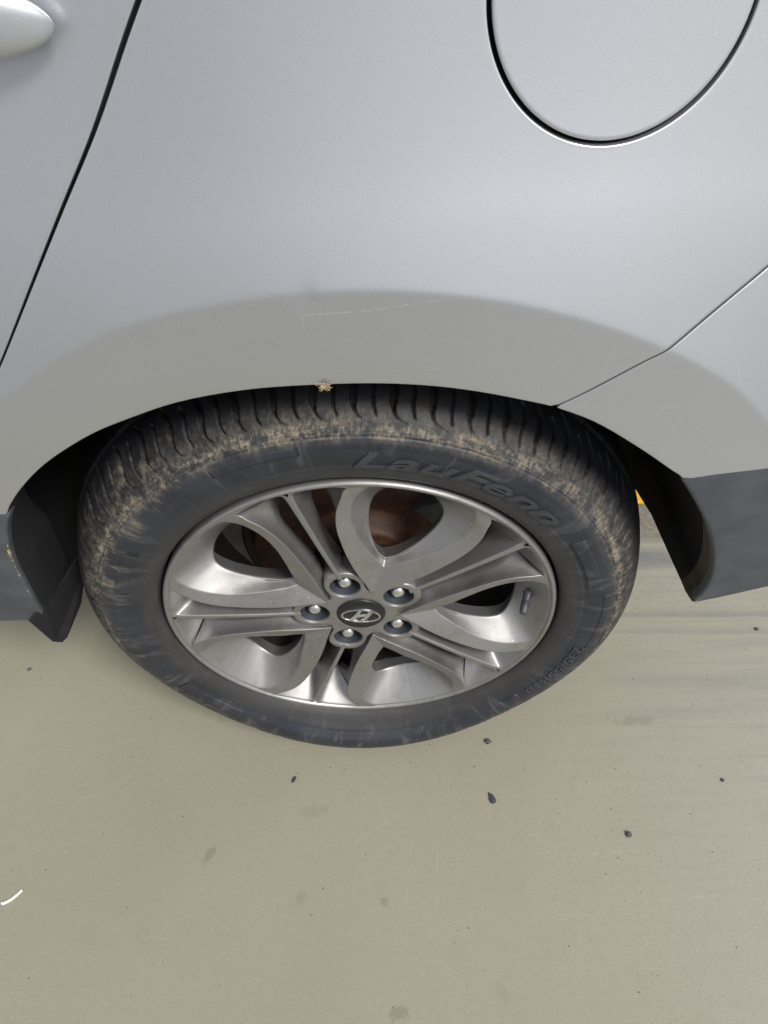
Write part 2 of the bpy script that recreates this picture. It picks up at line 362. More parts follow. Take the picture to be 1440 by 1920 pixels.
def resample(pts, step, closed=True):
    out = []; n = len(pts)
    for i in range(n if closed else n-1):
        a = np.array(pts[i], float); b = np.array(pts[(i+1) % n], float); k = max(1, int(round(np.linalg.norm(b-a)/step)))
        for j in range(k): out.append(tuple(a+(b-a)*j/k))
    if not closed: out.append(tuple(pts[-1]))
    return out
def smooth_line(pts, step):
    P = np.array(pts, float); L = np.linalg.norm(np.diff(P, axis=0), axis=1).sum()
    return [tuple(p) for p in cat(P, max(3, int(L/step)))]

# ------------------------------------------------------------------ ground
gv, gf = [], []
for i, x in enumerate((-40, -2, 2, 40)):
    for y in (-40, -2, 2, 40): gv.append((x, y, 0))
for i in range(3):
    for j in range(3): gf.append((i*4+j, i*4+4+j, i*4+5+j, i*4+j+1))
tag(mk('concrete_floor', gv, gf, 'floor', smooth=False), kind='structure')
lv = resample([(.30, .500), (1.6, .514), (1.6, .62), (.30, .60)], .1)
tag(mk('yellow_floor_line', [(x, y+.004*math.sin(37*x), .004) for x, y in lv], [tuple(range(len(lv)))], 'yellow', smooth=False), kind='structure')

# ------------------------------------------------------------------ the car
car = bpy.data.objects.new('car', None); COL.objects.link(car)
tag(car, 'silver car seen at its rear wheel, with dark plastic trim and a round fuel flap', 'car')

def body_y(x, z):
    """outer skin of the car side: y (negative = outwards) over x (rearwards) and z (up)"""
    dx, dz = x-.02, z-.345
    rho = math.hypot(dx, dz); phi = math.degrees(math.atan2(dz, dx))
    base = .016 + .16*(x+.1)**2 + .9*max(0, x-.30)**2 + .30*max(0, z-.88)**2
    tuck = .42*max(0, .60-z)**1.6
    rc = min(.4835, .4717-.0182*dx+.199*dx*dx)
    k = .5-.5*math.tanh((phi-118)/16)          # the crease fades out towards the door
    s2 = .10+.26*k
    t = (rho-rc)/.0010
    sp = .0010*(math.log1p(math.exp(t)) if t < 30 else t)
    fl = -.0290-.02*(rho-.40)+(s2+.02)*sp+.7*tuck
    base += tuck
    h = max(0, .03-abs(base-fl))/.03
    return min(base, fl)-h*h*.03*.25

CREASE = []
for i in range(420):
    ph = R(-5+165*i/419)
    for e in (-.0085, -.0050, -.0026, -.0012, 0, .0012, .0026, .0050, .0085):
        rc = .48
        for _ in range(4): rc = min(.4835, .4717-.0182*rc*math.cos(ph)+.199*(rc*math.cos(ph))**2)
        CREASE.append((.02+(rc+e)*math.cos(ph), .345+(rc+e)*math.sin(ph)))
def panel(name, outline, mat, cell=.006, rnd=.0010, depth=.016, holes=(), off=0.0, parent=car, dy=None):
    fn = (lambda x, z: body_y(x, z)+off+(dy(x, z) if dy else 0))
    ins = []
    for loop, sgn in [(outline, 1)]+[(h, -1) for h in holes]:
        L = np.array(loop); area = .5*np.sum(L[:, 0]*np.roll(L[:, 1], -1)-np.roll(L[:, 0], -1)*L[:, 1])
        T = np.roll(L, -1, 0)-np.roll(L, 1, 0); N = np.c_[T[:, 1], -T[:, 0]]*np.sign(area)*sgn; N /= np.linalg.norm(N, axis=1)[:, None]+1e-12
        ins += [tuple(q) for q in L-N*.0019]
    v2, tris = fill2d(outline, holes, cell, ins+(CREASE if cell < .0058 else [])) if cell < .02 else fill2d(outline, holes, cell)
    V = [(x, fn(x, z), z) for x, z in v2]; F = list(tris)
    key = {(round(x, 6), round(z, 6)): i for i, (x, z) in enumerate(v2)}
    for loop, sgn in [(outline, 1)]+[(h, -1) for h in holes]:
        L = np.array(loop); area = .5*np.sum(L[:, 0]*np.roll(L[:, 1], -1)-np.roll(L[:, 0], -1)*L[:, 1])
        T = np.roll(L, -1, 0)-np.roll(L, 1, 0); N = np.c_[T[:, 1], -T[:, 0]]*np.sign(area)*sgn
        N /= np.linalg.norm(N, axis=1)[:, None]+1e-12
        ids = [key.get((round(x, 6), round(z, 6))) for x, z in loop]
        if None in ids:
            ids = [int(np.argmin(((v2-np.array(q))**2).sum(1))) for q in loop]
        prev = ids; n = len(loop)
        for o_, y_ in ((.55, .12), (.85, .42), (1., 1.), (1., None)):
            cur = []
            for i in range(n):
                x, z = L[i]; y0 = V[ids[i]][1]
                cur.append(len(V)); V.append((x+N[i, 0]*rnd*o_, y0+(depth if y_ is None else rnd*y_), z+N[i, 1]*rnd*o_))
            for i in range(n):
                j = (i+1) % n; F.append((prev[i], prev[j], cur[j], cur[i]))
            prev = cur
    return mk(name, V, F, mat, parent, sharp='recalc')

ARCH = [(-.3917, .3437), (-.3769, .4388), (-.3675, .4968), (-.3553, .5412), (-.3437, .5675), (-.3355, .583), (-.3278, .5939), (-.3133, .6114), (-.2898, .6349), (-.2642, .6554), (-.2274, .6791), (-.1949, .6945), (-.1454, .7139), (-.0904, .7257), (-.0418, .7302), (.015, .7319), (.0631, .7292), (.1077, .7221), (.1536, .7108), (.175, .7042), (.2127, .6871), (.2574, .657), (.2942, .629), (.31, .6161), (.3379, .5781), (.3655, .5338), (.3869, .4879), (.4012, .4408), (.4060, .4020), (.4020, .3774)]
A_ = cat(ARCH, 29*12+1)
for _ in range(3): A_[1:-1] = .25*A_[:-2]+.5*A_[1:-1]+.25*A_[2:]
iL = 12*4; iS = 12*16; iC = 12*20
kL = int(np.argmin(abs(A_[:120, 1]-.5760))); kS = int(np.argmin((abs(A_-np.array((.1747, .7053)))).sum(1))); kC = int(np.argmin((abs(A_-np.array((.3112, .6155)))).sum(1)))
def arch(a, b, st=3): return [tuple(A_[i]) for i in range(a, b+1, st)]
SEAM = [(.1747, .7053), (.1966, .7202), (.2338, .7492), (.2525, .7629), (.2802, .7861), (.305, .8066), (.3188, .8178), (.40, .885), (.47, .945)]
SEAM_ = smooth_line(SEAM, .005)
GAP_R = [(.02, 1.20), (-.05, 1.088), (-.1158, .9872), (-.1314, .963), (-.1608, .9159), (-.1953, .8668), (-.2271, .821), (-.2498, .7882), (-.2776, .7489), (-.313, .702), (-.372, .635), (-.46, .5745)]
GAPR_ = smooth_line(GAP_R, .006)
GAPL_ = [(x-.0062+.0022*max(0, min(1, (.98-z)/.25)), z+.0006) for x, z in GAPR_]
FC, FR = (.1785, .9895), .0825
def circ(c, r, n): return [(c[0]+r*math.cos(2*math.pi*i/n), c[1]+r*math.sin(2*math.pi*i/n)*.985) for i in range(n)]

so = .0022
quarter_outline = resample(GAPR_[:-1], .006, False)[:-1] + resample([GAPR_[-1], (A_[kL][0], A_[kL][1])], .006, False)[:-1] + arch(kL, kS-2) + [(x-so*.6, z+so*.6) for x, z in SEAM_[1:]] + resample([(.47-so, .945+so), (.64, .945+so), (.64, 1.20), (.02, 1.20)], .008, False)[:-1]
qp = panel('quarter_panel', quarter_outline, 'paint', .0055, .0013, .014, holes=[circ(FC, FR+.0058, 150)], dy=lambda x, z: .0006*math.exp(-((x+.030)/.007)**2-((z-.812)/.010)**2))
def flap_dy(x, z): return -.0006
ff = panel('fuel_flap', circ(FC, FR, 150), 'paint', .006, .0014, .008, parent=qp, dy=flap_dy); ff['label'] = 'round silver fuel filler flap'
# dished black ring seen in the gap round the flap
V, F = [], []; n = 120
for i in range(n):
    a = 2*math.pi*i/n
    for rr, dd in ((FR+.0054, .0014), (FR+.0044, .006), (FR+.001, .0125), (FR-.004, .0150)):
        x, z = FC[0]+rr*math.cos(a), FC[1]+rr*.985*math.sin(a); V.append((x, body_y(x, z)+dd, z))
    for k in range(3): F.append((i*4+k, ((i+1) % n)*4+k, ((i+1) % n)*4+k+1, i*4+k+1))
mk('flap_recess', V, F, 'seal', qp)

door_outline = GAPL_[::-1]+resample([GAPL_[0], (-.66, 1.20), (-.66, .5755), (GAPL_[-1][0], .5755)], .012, False)[1:-1]
dp = panel('rear_door', door_outline, 'paint', .007, .0011, .014)
bump_outline = [(x+so*.6, z-so*.6) for x, z in SEAM_]+resample([(.47+so, .945-so), (.64, .945), (.64, .672)], .008, False)[1:]+resample([(.64, .672), (.383, .6306), (.336, .6222), (A_[kC][0], A_[kC][1])], .006, False)[1:-1]+arch(kS+2, kC)[::-1]
bp = panel('rear_bumper', bump_outline, 'paint', .0055, .0009, .014)
clad_r = resample([(A_[kC][0]+.001, A_[kC][1]-.002), (.336, .6200), (.383, .6284), (.64, .6695)], .005, False)[:-1]+resample([(.64, .6695), (.64, .50), (.55, .458), (.4707, .4205), (.4214, .3881)], .006, False)+arch(kC+3, len(A_)-1)[::-1]
cr_ = panel('lower_bumper_trim', clad_r, 'plastic', .006, .0035, .02, dy=lambda x, z: .0006); cr_['label'] = 'scuffed dark grey plastic lower part of the bumper'
clad_l = resample([(-.66, .3475), (-.66, .573)], .008, False)[:-1]+resample([(-.66, .573), (A_[kL][0]-.0012, .5738)], .006, False)[:-1]+arch(0, kL-2)[::-1]+resample([(-.3925, .3475), (-.66, .3475)], .008, False)[1:-1]
cl_ = panel('sill_trim', clad_l, 'plastic', .006, .0035, .02, dy=lambda x, z: .0006)
# black inner skin that closes the seams from behind
A2 = [(.01+(x-.01)*1.012, .345+(z-.345)*1.012+.001) for x, z in A_[6:-6:4]]
inn = A2[::-1]+resample([(-.66, A2[0][1]), (-.66, 1.20), (.64, 1.20), (.64, .52), (A2[-1][0]+.01, A2[-1][1]+.01)], .03, False)
panel('inner_skin', inn, 'seal', .03, .0005, .004, off=.0150)

# wheel arch liner, following the arch inwards
AL = np.vstack([A_[0]+np.array((-.002, -.03)), A_[::4], np.array((.4025, .371))])
V, F = [], []; idx = list(range(len(AL))); sect = [(.0, .0125), (.004, .018), (.010, .030), (.016, .055), (.020, .10), (.020, .18), (.016, .27), (.0, .315)]
for i in idx:
    x, z = AL[i]; d = np.array((x-.01, z-.36)); d /= np.linalg.norm(d); y0 = body_y(x, max(z, .38)); last = i == len(AL)-1
    for e, dyy in sect:
        e = e*(1 if z > .55 or x < 0 else .25)
        y = y0+dyy; q = (x+d[0]*e, y, float(np.interp(y, (0, .02, .07, .15, .23, .30), (.374, .362, .347, .343, .316, .30))) if last else float(np.interp(y, (0, .04, .10, .20, .30), (.335, .320, .270, .22, .20))) if i == 0 else z+d[1]*e)
        V.append((q[0]+.002*noise.noise(Vector((x*30, y*30, z*30))), y, q[2]))
m = len(sect)
for i in range(len(idx)-1):
    for k in range(m-1): F.append((i*m+k, i*m+k+1, (i+1)*m+k+1, (i+1)*m+k))
c = len(V); V.append((.01, .30, .42)); 
for i in range(len(idx)-1): F.append((i*m+m-1, c, (i+1)*m+m-1))
mk('wheel_arch_liner', V, F, 'liner', car)
# rolled inner flange of trim at the front of the arch: lit plastic return, plus the hanging air deflector
V, F = [], []; ids = list(range(0, kL+80, 4)); prof = [(-.0035, .004, 0), (-.0002, .0016, 0), (.0028, .006, 0), (.006, .016, 0), (.009, .035, 0), (.010, .060, 0), (.009, .085, 0)]
for i in ids:
    x, z = A_[i]; y0 = body_y(x, z); f = max(.03, min(1, 1-(z-.47)/.17))**1.3
    for dx_, dyy, _ in prof: V.append((x+dx_*f+.0003, y0+dyy*(.4+.6*f), z-dx_*.15))
m = len(prof)
for i in range(len(ids)-1):
    for k in range(m-1): F.append((i*m+k, i*m+k+1, (i+1)*m+k+1, (i+1)*m+k))
mk('arch_return', V, F, 'liner', cl_)
V, F = [], []; ids = list(range(kC+6, len(A_), 3)); prof = [(.0012, .0036), (-.0010, .0030), (-.0030, .010), (-.0050, .020), (-.0055, .034)]
for i in ids:
    x, z = A_[i]; y0 = body_y(x, z); f = min(1, max(.05, (.60-z)/.12))
    for dx_, dyy in prof: V.append((x+dx_*f, y0+dyy, z-.0035*f*(i == ids[-1])))
m = len(prof)
for i in range(len(ids)-1):
    for k in range(m-1): F.append((i*m+k, i*m+k+1, (i+1)*m+k+1, (i+1)*m+k))
mk('arch_return', V, F, 'brownp', cr_)
def slab(poly3, thick, nrm):
    n = len(poly3); nv = Vector(nrm)*thick; V = [Vector(p) for p in poly3]+[Vector(p)+nv for p in poly3]
    return V, [tuple(range(n)), tuple(range(2*n-1, n-1, -1))]+[(i, (i+1) % n, (i+1) % n+n, i+n) for i in range(n)]
def curved_flap(pts, rows):
    return pts
fl = [(-.392, -.010, .366), (-.386, -.001, .306), (-.383, .004, .2965), (-.380, .012, .2955), (-.374, .062, .298), (-.368, .10, .330), (-.368, .105, .350), (-.374, .055, .356), (-.384, .010, .368)]
V, F = slab(fl, .004, (-1, 0, .1))
o = mk('air_deflector', V, F, 'liner', car, smooth=False)
bv = o.modifiers.new('bevel', 'BEVEL'); bv.width = .0015; bv.segments = 3; bv.limit_method = 'ANGLE'
# mud caught on the arch edge at the front
V, F = [], []
for q in range(16):
    zz = random.uniform(.40, .57) if q > 5 else random.uniform(.50, .535); x, z = A_[int(np.argmin(abs(A_[:80, 1]-zz)))]; y = body_y(x, z); r = random.uniform(.0006, .0020)*(1.7 if q < 6 else .7)
    bm = bmesh.new(); bmesh.ops.create_icosphere(bm, subdivisions=2, radius=1); o_ = len(V)
    for v in bm.verts:
        p = v.co*(.8+.9*noise.noise(v.co*2.1+Vector((q, 0, 0)))); V.append((x+.002+p.x*r*.6+random.uniform(-.0004, .0004), y+.001+p.y*r, z+p.z*r*2.0))
    F += [tuple(v.index+o_ for v in f.verts) for f in bm.faces]; bm.free()
o = mk('dried_mud', V, F, 'mud', cl_); o['kind'] = 'stuff'
# floor pan
pan = slab([(-1.1, .30, .36), (.50, .30, .36), (.62, .5, .40), (.62, 1.5, .40), (-1.1, 1.5, .34)], .03, (0, 0, 1))
mk('floor_pan', pan[0], pan[1], 'liner', car, smooth=False)

# door handle: a rounded bar ending in a tapered nose
hx, hz = -.1855, .976
V, F = [], []; K, n = 60, 40; x0 = hx+.0165
for i in range(K):
    u = i/(K-1); L = .235; s = L*(.5-.5*math.cos(math.pi*u)); e = min(1, max(0, 1-(1-min(1, s/.115))**2.4)**.62) ; e2 = min(1, math.sqrt(max(0, 1-(1-min(1, (L-s)/.04))**2)))
    e = max(.002, min(e, e2)); x = x0-s; zc = hz+.002+.10*s; yb = body_y(x, zc)
    yc = yb-.013-.012*math.sin(math.pi*min(1, s/.2)); a, b = .0275*e**.9, .016*e
    for k in range(n):
        t = 2*math.pi*k/n; c, s_ = math.cos(t), math.sin(t); p = .78
        V.append((x, yc+b*math.copysign(abs(c)**p, c), zc+a*math.copysign(abs(s_)**p, s_)))
for i in range(K-1):
    for k in range(n): F.append((i*n+k, i*n+(k+1) % n, (i+1)*n+(k+1) % n, (i+1)*n+k))
F += [tuple(range(n)), tuple(range((K-1)*n, K*n))]
mk('door_handle', V, F, 'paint', dp, sharp='recalc')
# ------------------------------------------------------------------ the wheel
WC = (0, 0, .345)
def P(r, t, y): return np.array((r*.001*math.cos(R(t)), y*.001, r*.001*math.sin(R(t))))
# barrel and lip (part "wheel")
prof = [(.2340, .020), (.2388, .012), (.2390, .006), (.2382, .0028), (.2366, .0012), (.2350, .0009), (.2335, .0016), (.2322, .0034), (.2312, .0062), (.2304, .0105)]
v1 = lathe(prof, 220)
prof2 = [(.2304, .0105), (.232, .014), (.224, .030), (.212, .044), (.204, .052), (.203, .066), (.205, .10), (.207, .16), (.212, .19), (.222, .195)]
v2 = lathe(prof2, 160)
prof3 = [(.2390, .010), (.2388, .020), (.224, .030), (.221, .05), (.214, .07), (.210, .16), (.224, .19)]
V, F = joinm([v1, lathe(prof2[:5], 160), lathe(prof3, 96)])
wheel = mk('wheel', V, F, 'alloy', car, merge=1e-5); wheel.location = WC
tag(wheel, 'grey alloy rear wheel with five split spokes in a dusty black tyre')

V, F = lathe([(.2041, .0518)]+prof2[5:], 160); mk('inner_barrel', V, F, 'dusty', wheel)  # dusted alloy, its colour darkened to carry the barrel's shade
def loft(rows):
    V, F = [], []; m = len(rows[0])
    for r in rows: V += [tuple(p) for p in r]
    for i in range(len(rows)-1):
        for k in range(m-1): F.append((i*m+k, i*m+k+1, (i+1)*m+k+1, (i+1)*m+k))
    return V, F
def unit(v): return v/(np.linalg.norm(v)+1e-12)
# rails of one split spoke, half of it: G window edge (deep), Fr front inner edge, X front outer edge
Fr = [P(90.5, 0, 14.0), P(101, 6, 11.2), P(114, 10.2, 9.0), P(131, 14.8, 7.2), P(157, 18.9, 5.8), P(183, 20.1, 5.3), P(203, 19.3, 5.2), P(217, 17.7, 5.2), P(228.2, 14.9, 5.2), P(229.9, 10, 5.2), P(230.2, 5, 5.2), P(230.4, 0, 5.2)]
Gr = [P(98, 0, 23), P(104, 4.6, 23.5), P(112, 7.6, 24), P(125, 10.4, 25), P(141, 12.4, 26), P(159, 13.4, 27.5), P(174, 13.4, 30), P(185, 12.4, 34), P(191, 10, 39), P(194, 7, 44), P(195, 3.5, 47), P(195, 0, 48)]
Xr = [P(46, 0, 5.5), P(66, 11.8, 3.2), P(86, 18.6, 1.4), P(112, 22.9, 0.2), P(143, 24.9, -.6), P(173, 25.3, -.8), P(197, 24.2, -.2), P(216, 22.1, 1.2), P(229, 20.1, 3.0), P(235.0, 13, 3.2), P(235.3, 6, 3.2), P(235.3, 0, 3.2)]
Dr = [P(46, 0, 11), P(63, 15, 19), P(82, 21.8, 24), P(108, 25.0, 24.5), P(137, 25.1, 24.5), P(164, 25.4, 25), P(180, 26.0, 28), P(190, 27.2, 36), P(198, 29.0, 45)]
NS = 89
fF, fG, fX = cat(Fr, NS), cat(Gr, NS), cat(Xr, NS)
nD = 8*8+1; fD = cat(Dr, nD)
rows, rowsE = [], []; w = .0008
for i in range(NS):
    f, g, x = fF[i], fG[i], fX[i]
    dwn = unit(g-f); out = unit(x-f); Lw = np.linalg.norm(g-f)
    fa, fb = f+dwn*w, f+out*min(w, .3*np.linalg.norm(x-f)); fm = .25*fa+.5*f+.25*fb
    cvx = np.array((0, .0010, 0)); gm = g+dwn*-.002
    bk = g+np.array((0, .004, 0)); inw = np.array((g[0]-.145, 0, g[2])); inw = unit(inw)
    row = [g+inw*.010+np.array((0, .022, 0)), g+inw*.004+np.array((0, .008, 0)), g+inw*.0008+np.array((0, .0018, 0)), g+dwn*-.0006, g+dwn*-.0030]
    for t in (.82, .62, .42, .22): row.append(g*t+fa*(1-t)+cvx*4*t*(1-t))
    lx_ = np.linalg.norm(x-f); row += [f+dwn*w*2.2, fa, fm, fb, f+out*min(2.2*w, .36*lx_)]
    if i < nD:
        xe = x+unit(f-x)*min(w, .3*np.linalg.norm(x-f)); row += [fb*.6+xe*.4, x+unit(f-x)*min(2.2*w, .36*np.linalg.norm(x-f)), xe]
        d = fD[i]; xd = x+unit(d-x)*min(w, .3*np.linalg.norm(d-x)); xm = .25*xe+.5*x+.25*xd; row.append(xm)
        nrm = unit(np.array((x[0], 0, x[2]))); side = np.array((-nrm[2], 0, nrm[0]))
        r2 = [xm, xd, x+unit(d-x)*min(2.2*w, .36*np.linalg.norm(d-x))]
        for t in (.25, .5, .75):
            r2.append(xd*(1-t)+d*t-side*.0022*4*t*(1-t))
        r2 += [d, d+np.array((0, .012, 0))-side*.004]
        rowsE.append(r2)
    else: row += [fb*.6+x*.4, fb*.4+x*.6, fb*.2+x*.8, x]
    rows.append(row)
h1 = loft(rows); h2 = loft(rowsE)
tri = ([tuple(P(228.6, 20.1, 3.05)), tuple(P(235.2, 20.6, 3.3)), tuple(P(235.1, 16, 3.25)), tuple(P(235.0, 12.5, 3.25)), tuple(P(229.5, 15, 4.4))], [(0, 1, 2, 3, 4)])
mir = lambda vf: ([(v[0], v[1], -v[2]) for v in vf[0]], [q[::-1] for q in vf[1]])
V, F = joinm([h1, h2, mir(h1), mir(h2), tri, mir(tri)])
sp0 = mk('spoke', V, F, 'alloy', wheel, merge=2e-6)
# thin spoke between two split spokes (drawn about the +X axis), with the outer walls of its two slots
tl = lambda r, l, y: np.array((math.sqrt(r*r-l*l)*.001, y*.001, -l*.001))
Tr = [Dr and P(229, 20.1-36, 3.0), P(230.2, 24-36, 4.6), P(230.4, 28.5-36, 5.2), P(230, 32.6-36, 5.6), tl(227.5, 6.2, 5.8), tl(222, 4.2, 5.6), tl(205, 3.6, 5.4), tl(170, 3.3, 5.6), tl(130, 3.0, 6.2), tl(100, 2.8, 7.2), tl(74, 2.6, 8.2)]
Sr = [P(198, 29.0-36, 45), P(199.5, 30.2-36, 46), P(200, 31.2-36, 46), P(199, 32-36, 45), P(196, 32.6-36, 42), tl(189, 8.6, 36), tl(179, 6.4, 29), tl(157, 5.0, 25), tl(127, 4.4, 24.5), tl(108, 5.2, 24.5), tl(94, 8, 24)]
NT_ = 81; a, b = cat(Tr, NT_), cat(Sr, NT_); rows = []
for i in range(NT_):
    f, d = a[i], b[i]; dn = unit(d-f)
    if i/(NT_-1)*10 < 4.4:
        top = np.array((f[0], 0, f[2])); top = unit(top)*.2352; x = np.array((top[0], .0032, top[2]))
    else: x = np.array((f[0], f[1]-.0003, 0))
    k = min(.0012, .4*np.linalg.norm(x-f)); fa, fb = f+dn*.0012, f+unit(x-f)*k; fm = .25*fa+.5*f+.25*fb
    row = [d+np.array((0, .014, 0)), d, d-dn*.003]
    for t in (.75, .5, .25): row.append(d*t+fa*(1-t)+np.array((0, .0008, 0))*4*t*(1-t))
    rows.append(row+[f+dn*.0026, fa, fm, fb, fb*.5+x*.5, x])
h = loft(rows)
V, F = joinm([h, mir(h)])
th0 = mk('thin_spoke', V, F, 'alloy', wheel, merge=2e-6)
for k in range(5):
    a = R(72*k)
    for src in (sp0, th0):
        o = src if k == 0 else ob(src.name.split('.')[0], src.data, wheel)
        o.rotation_euler.y = -(a if src is sp0 else a+R(36))
# hub pad with five nut pockets and a centre bore
def pad_r(th):
    d = abs((math.degrees(th)+360*3) % 72-36)
    return .001*float(np.interp(d, (0, 5, 9, 13, 16.5, 20, 23, 26, 30, 36), (83, 82.6, 81.2, 78.5, 74.5, 68.5, 60.5, 52, 48, 47)))
out = [(pad_r(2*math.pi*i/360)*math.cos(2*math.pi*i/360), pad_r(2*math.pi*i/360)*math.sin(2*math.pi*i/360)) for i in range(360)]
PR = .0192
lugs = [(.05715*math.cos(R(36+72*k)), .05715*math.sin(R(36+72*k))) for k in range(5)]
cc = lambda c, r, n: [(c[0]+r*math.cos(2*math.pi*i/n), c[1]+r*math.sin(2*math.pi*i/n)) for i in range(n)]
holes = [cc(l, PR, 40) for l in lugs]+[cc((0, 0), .0302, 72)]
v2, tris = fill2d(out, holes, .004)
pady = lambda x, z: .0082+.010*max(0, math.hypot(x, z)-.055)
V = [(x, pady(x, z), z) for x, z in v2]; F = list(tris)
def ring(loop, steps):
    global V, F
    ids = [int(np.argmin(((v2-np.array(q))**2).sum(1))) for q in loop]; L = np.array(loop); c0 = L.mean(0); prev = ids; n = len(loop)
    for sc, dyy in steps:
        cur = []
        for i in range(n):
            x, z = c0+(L[i]-c0)*sc; cur.append(len(V)); V.append((x, V[ids[i]][1]+dyy, z))
        for i in range(n): F.append((prev[i], prev[(i+1) % n], cur[(i+1) % n], cur[i]))
        prev = cur
ring(out, ((1.008, .0005), (1.014, .0016), (1.02, .006), (1.03, .026)))
ring(holes[-1], ((.985, .0006), (.975, .002), (.975, .02)))
for h in holes[:5]: ring(h, ((.985, .0002), (.972, .0008), (.957, .0030)))
hub = mk('hub', V, F, 'alloy', wheel, merge=1e-6)
V, F = lathe([(.018, .036), (.080, .036), (.086, .040), (.086, .052), (.07, .06)], 120); mk('hub_back', V, F, 'dusty', wheel)  # same dark alloy, with the shade behind the spokes in its colour
# nut pockets and lug nuts
pk = lathe([(PR*.957, .0), (PR*.93, .004), (PR*.86, .014), (PR*.80, .024), (PR*.74, .027), (.004, .028)], 40)
pm = None; nm = None
def nut_mesh():
    V, F = [], []; hexr = .0112
    rows = [(hexr, .026, 1), (hexr, .0105, 1), (hexr*.95, .0088, .6), (.0089, .0080, 0), (.0084, .0074, 0), (.0082, .0040, 0), (.0077, .0008, 0), (.0064, -.0018, 0), (.0042, -.0034, 0), (.0014, -.0041, 0)]
    n = 48
    for r, y, hx_ in rows:
        for k in range(n):
            t = 2*math.pi*k/n; q = (t % (math.pi/3))-math.pi/6; hr = r*.866/math.cos(q)
            rr = hr*hx_+r*(1-hx_); V.append((rr*math.cos(t), y, rr*math.sin(t)))
    for i in range(len(rows)-1):
        for k in range(n): F.append((i*n+k, i*n+(k+1) % n, (i+1)*n+(k+1) % n, (i+1)*n+k))
    F.append(tuple(range((len(rows)-1)*n, len(rows)*n)))
    return V, F
for k, (lx, lz) in enumerate(lugs):
    y0 = pady(lx, lz)
    if k == 0:
        o = mk('nut_pocket', pk[0], pk[1], 'pocket', wheel); q = mk('lug_nut', *nut_mesh(), 'nut', wheel, sharp=32); pm, nm = o.data, q.data
    else: o = ob('nut_pocket', pm, wheel); q = ob('lug_nut', nm, wheel)
    o.location = (lx, y0+.0030, lz); q.scale = (1.16, 1.1, 1.16); q.location = (lx, .0160, lz); q.rotation_euler.y = R(17*k+8)
# centre cap and its emblem
V, F = lathe([(.0296, .016), (.0296, .0085), (.0292, .0070), (.0283, .0064), (.020, .0058), (.010, .0056), (.0004, .0055)], 72)
cap = mk('centre_cap', V, F, 'capblack', wheel)
def ext2(outer, inner, y0, y1):
    """extruded strip between two matching loops, bevelled a little"""
    n = len(outer); V, F = [], []
    for i in range(n):
        o_, i_ = np.array(outer[i]), np.array(inner[i]); c1, c2 = o_*.85+i_*.15, o_*.15+i_*.85
        for (p, y) in ((o_, y0), (o_*.97+i_*.03, y0*.35+y1*.65), (c1, y1), (c2, y1), (i_*.97+o_*.03, y0*.35+y1*.65), (i_, y0)): V.append((p[0], y, p[1]))
    for i in range(n):
        j = (i+1) % n
        for k in range(5): F.append((i*6+k, j*6+k, j*6+k+1, i*6+k+1))
    return V, F
def bar2(a, b, wa, wb, y0, y1, bend=0, n=10):
    a, b = np.array(a), np.array(b); d = unit(b-a); nn = np.array((-d[1], d[0])); V, F = [], []
    for i in range(n+1):
        t = i/n; p = a+(b-a)*t+nn*bend*4*t*(1-t); wd = (wa*(1-t)+wb*t)/2
        for s, y in ((1, y0), (.96, y0*.35+y1*.65), (.7, y1), (-.7, y1), (-.96, y0*.35+y1*.65), (-1, y0)): V.append((p[0]+nn[0]*wd*s, y, p[1]+nn[1]*wd*s))
    for i in range(n):
        for k in range(5): F.append((i*6+k, i*6+6+k, i*6+7+k, i*6+k+1))
    F += [tuple(range(6)), tuple(range(n*6, n*6+6))]
    return V, F
ea, eb = .0225, .0126; N = 72
oo = [(ea*math.cos(2*math.pi*i/N), eb*math.sin(2*math.pi*i/N)) for i in range(N)]; ii = [((ea-.0024)*math.cos(2*math.pi*i/N), (eb-.0019)*math.sin(2*math.pi*i/N)) for i in range(N)]
Y0, Y1 = .0060, .0040
V, F = joinm([ext2(oo, ii, Y0, Y1), bar2((-.0108, -.0100), (-.0012, .0112), .0058, .0040, Y0, Y1, -.0012), bar2((.0012, -.0112), (.0108, .0100), .0040, .0058, Y0, Y1, -.0012), bar2((-.0062, -.0020), (.0062, .0020), .0050, .0050, Y0, Y1+.0001, .0)])
em = mk('cap_emblem', V, F, 'chrome', wheel, sharp=35); em.scale = (1.1, 1, 1.08); em.rotation_euler.y = R(5); em['label'] = 'chrome slanted H in an oval ring'
# valve
V, F = tube([(.2095, .030, .012), (.2080, .026, .0105), (.2055, .020, .008), (.2052, .0185, .0078), (.2050, .0184, .0077), (.2010, .006, .0020), (.2003, .004, .0012)], [.0066, .0056, .0046, .0044, .0052, .0050, .0036], 16)
mk('valve_stem', V, F, 'stopper', wheel)
# brake disc, its hat, shield and caliper
V, F = lathe([(.03, .075), (.072, .075), (.078, .079), (.080, .108), (.086, .1095), (.139, .1095), (.141, .111), (.141, .128), (.139, .130), (.09, .130)], 110)
mk('brake_disc', V, F, 'rust', wheel)
V, F = lathe([(.05, .150), (.10, .147), (.10, .138), (.150, .136), (.156, .130), (.160, .130), (.160, .160), (.05, .18)], 90); mk('brake_shield', V, F, 'steel', wheel)
V, F = [], []; na = 18
for i in range(na+1):
    a = R(16+38*i/na); e = 1-.25*abs(2*i/na-1)**4
    for r, y in ((.112, .098), (.150*e+.003, .094), (.160*e, .102), (.160*e, .145), (.112, .145)): V.append((r*math.cos(a), y, r*math.sin(a)))
for i in range(na):
    for k in range(4): F.append((i*5+k, i*5+k+1, i*5+6+k, i*5+5+k))
F += [tuple(range(5)), tuple(range(na*5, na*5+5))]
mk('brake_caliper', V, F, 'calip', wheel, sharp=30)
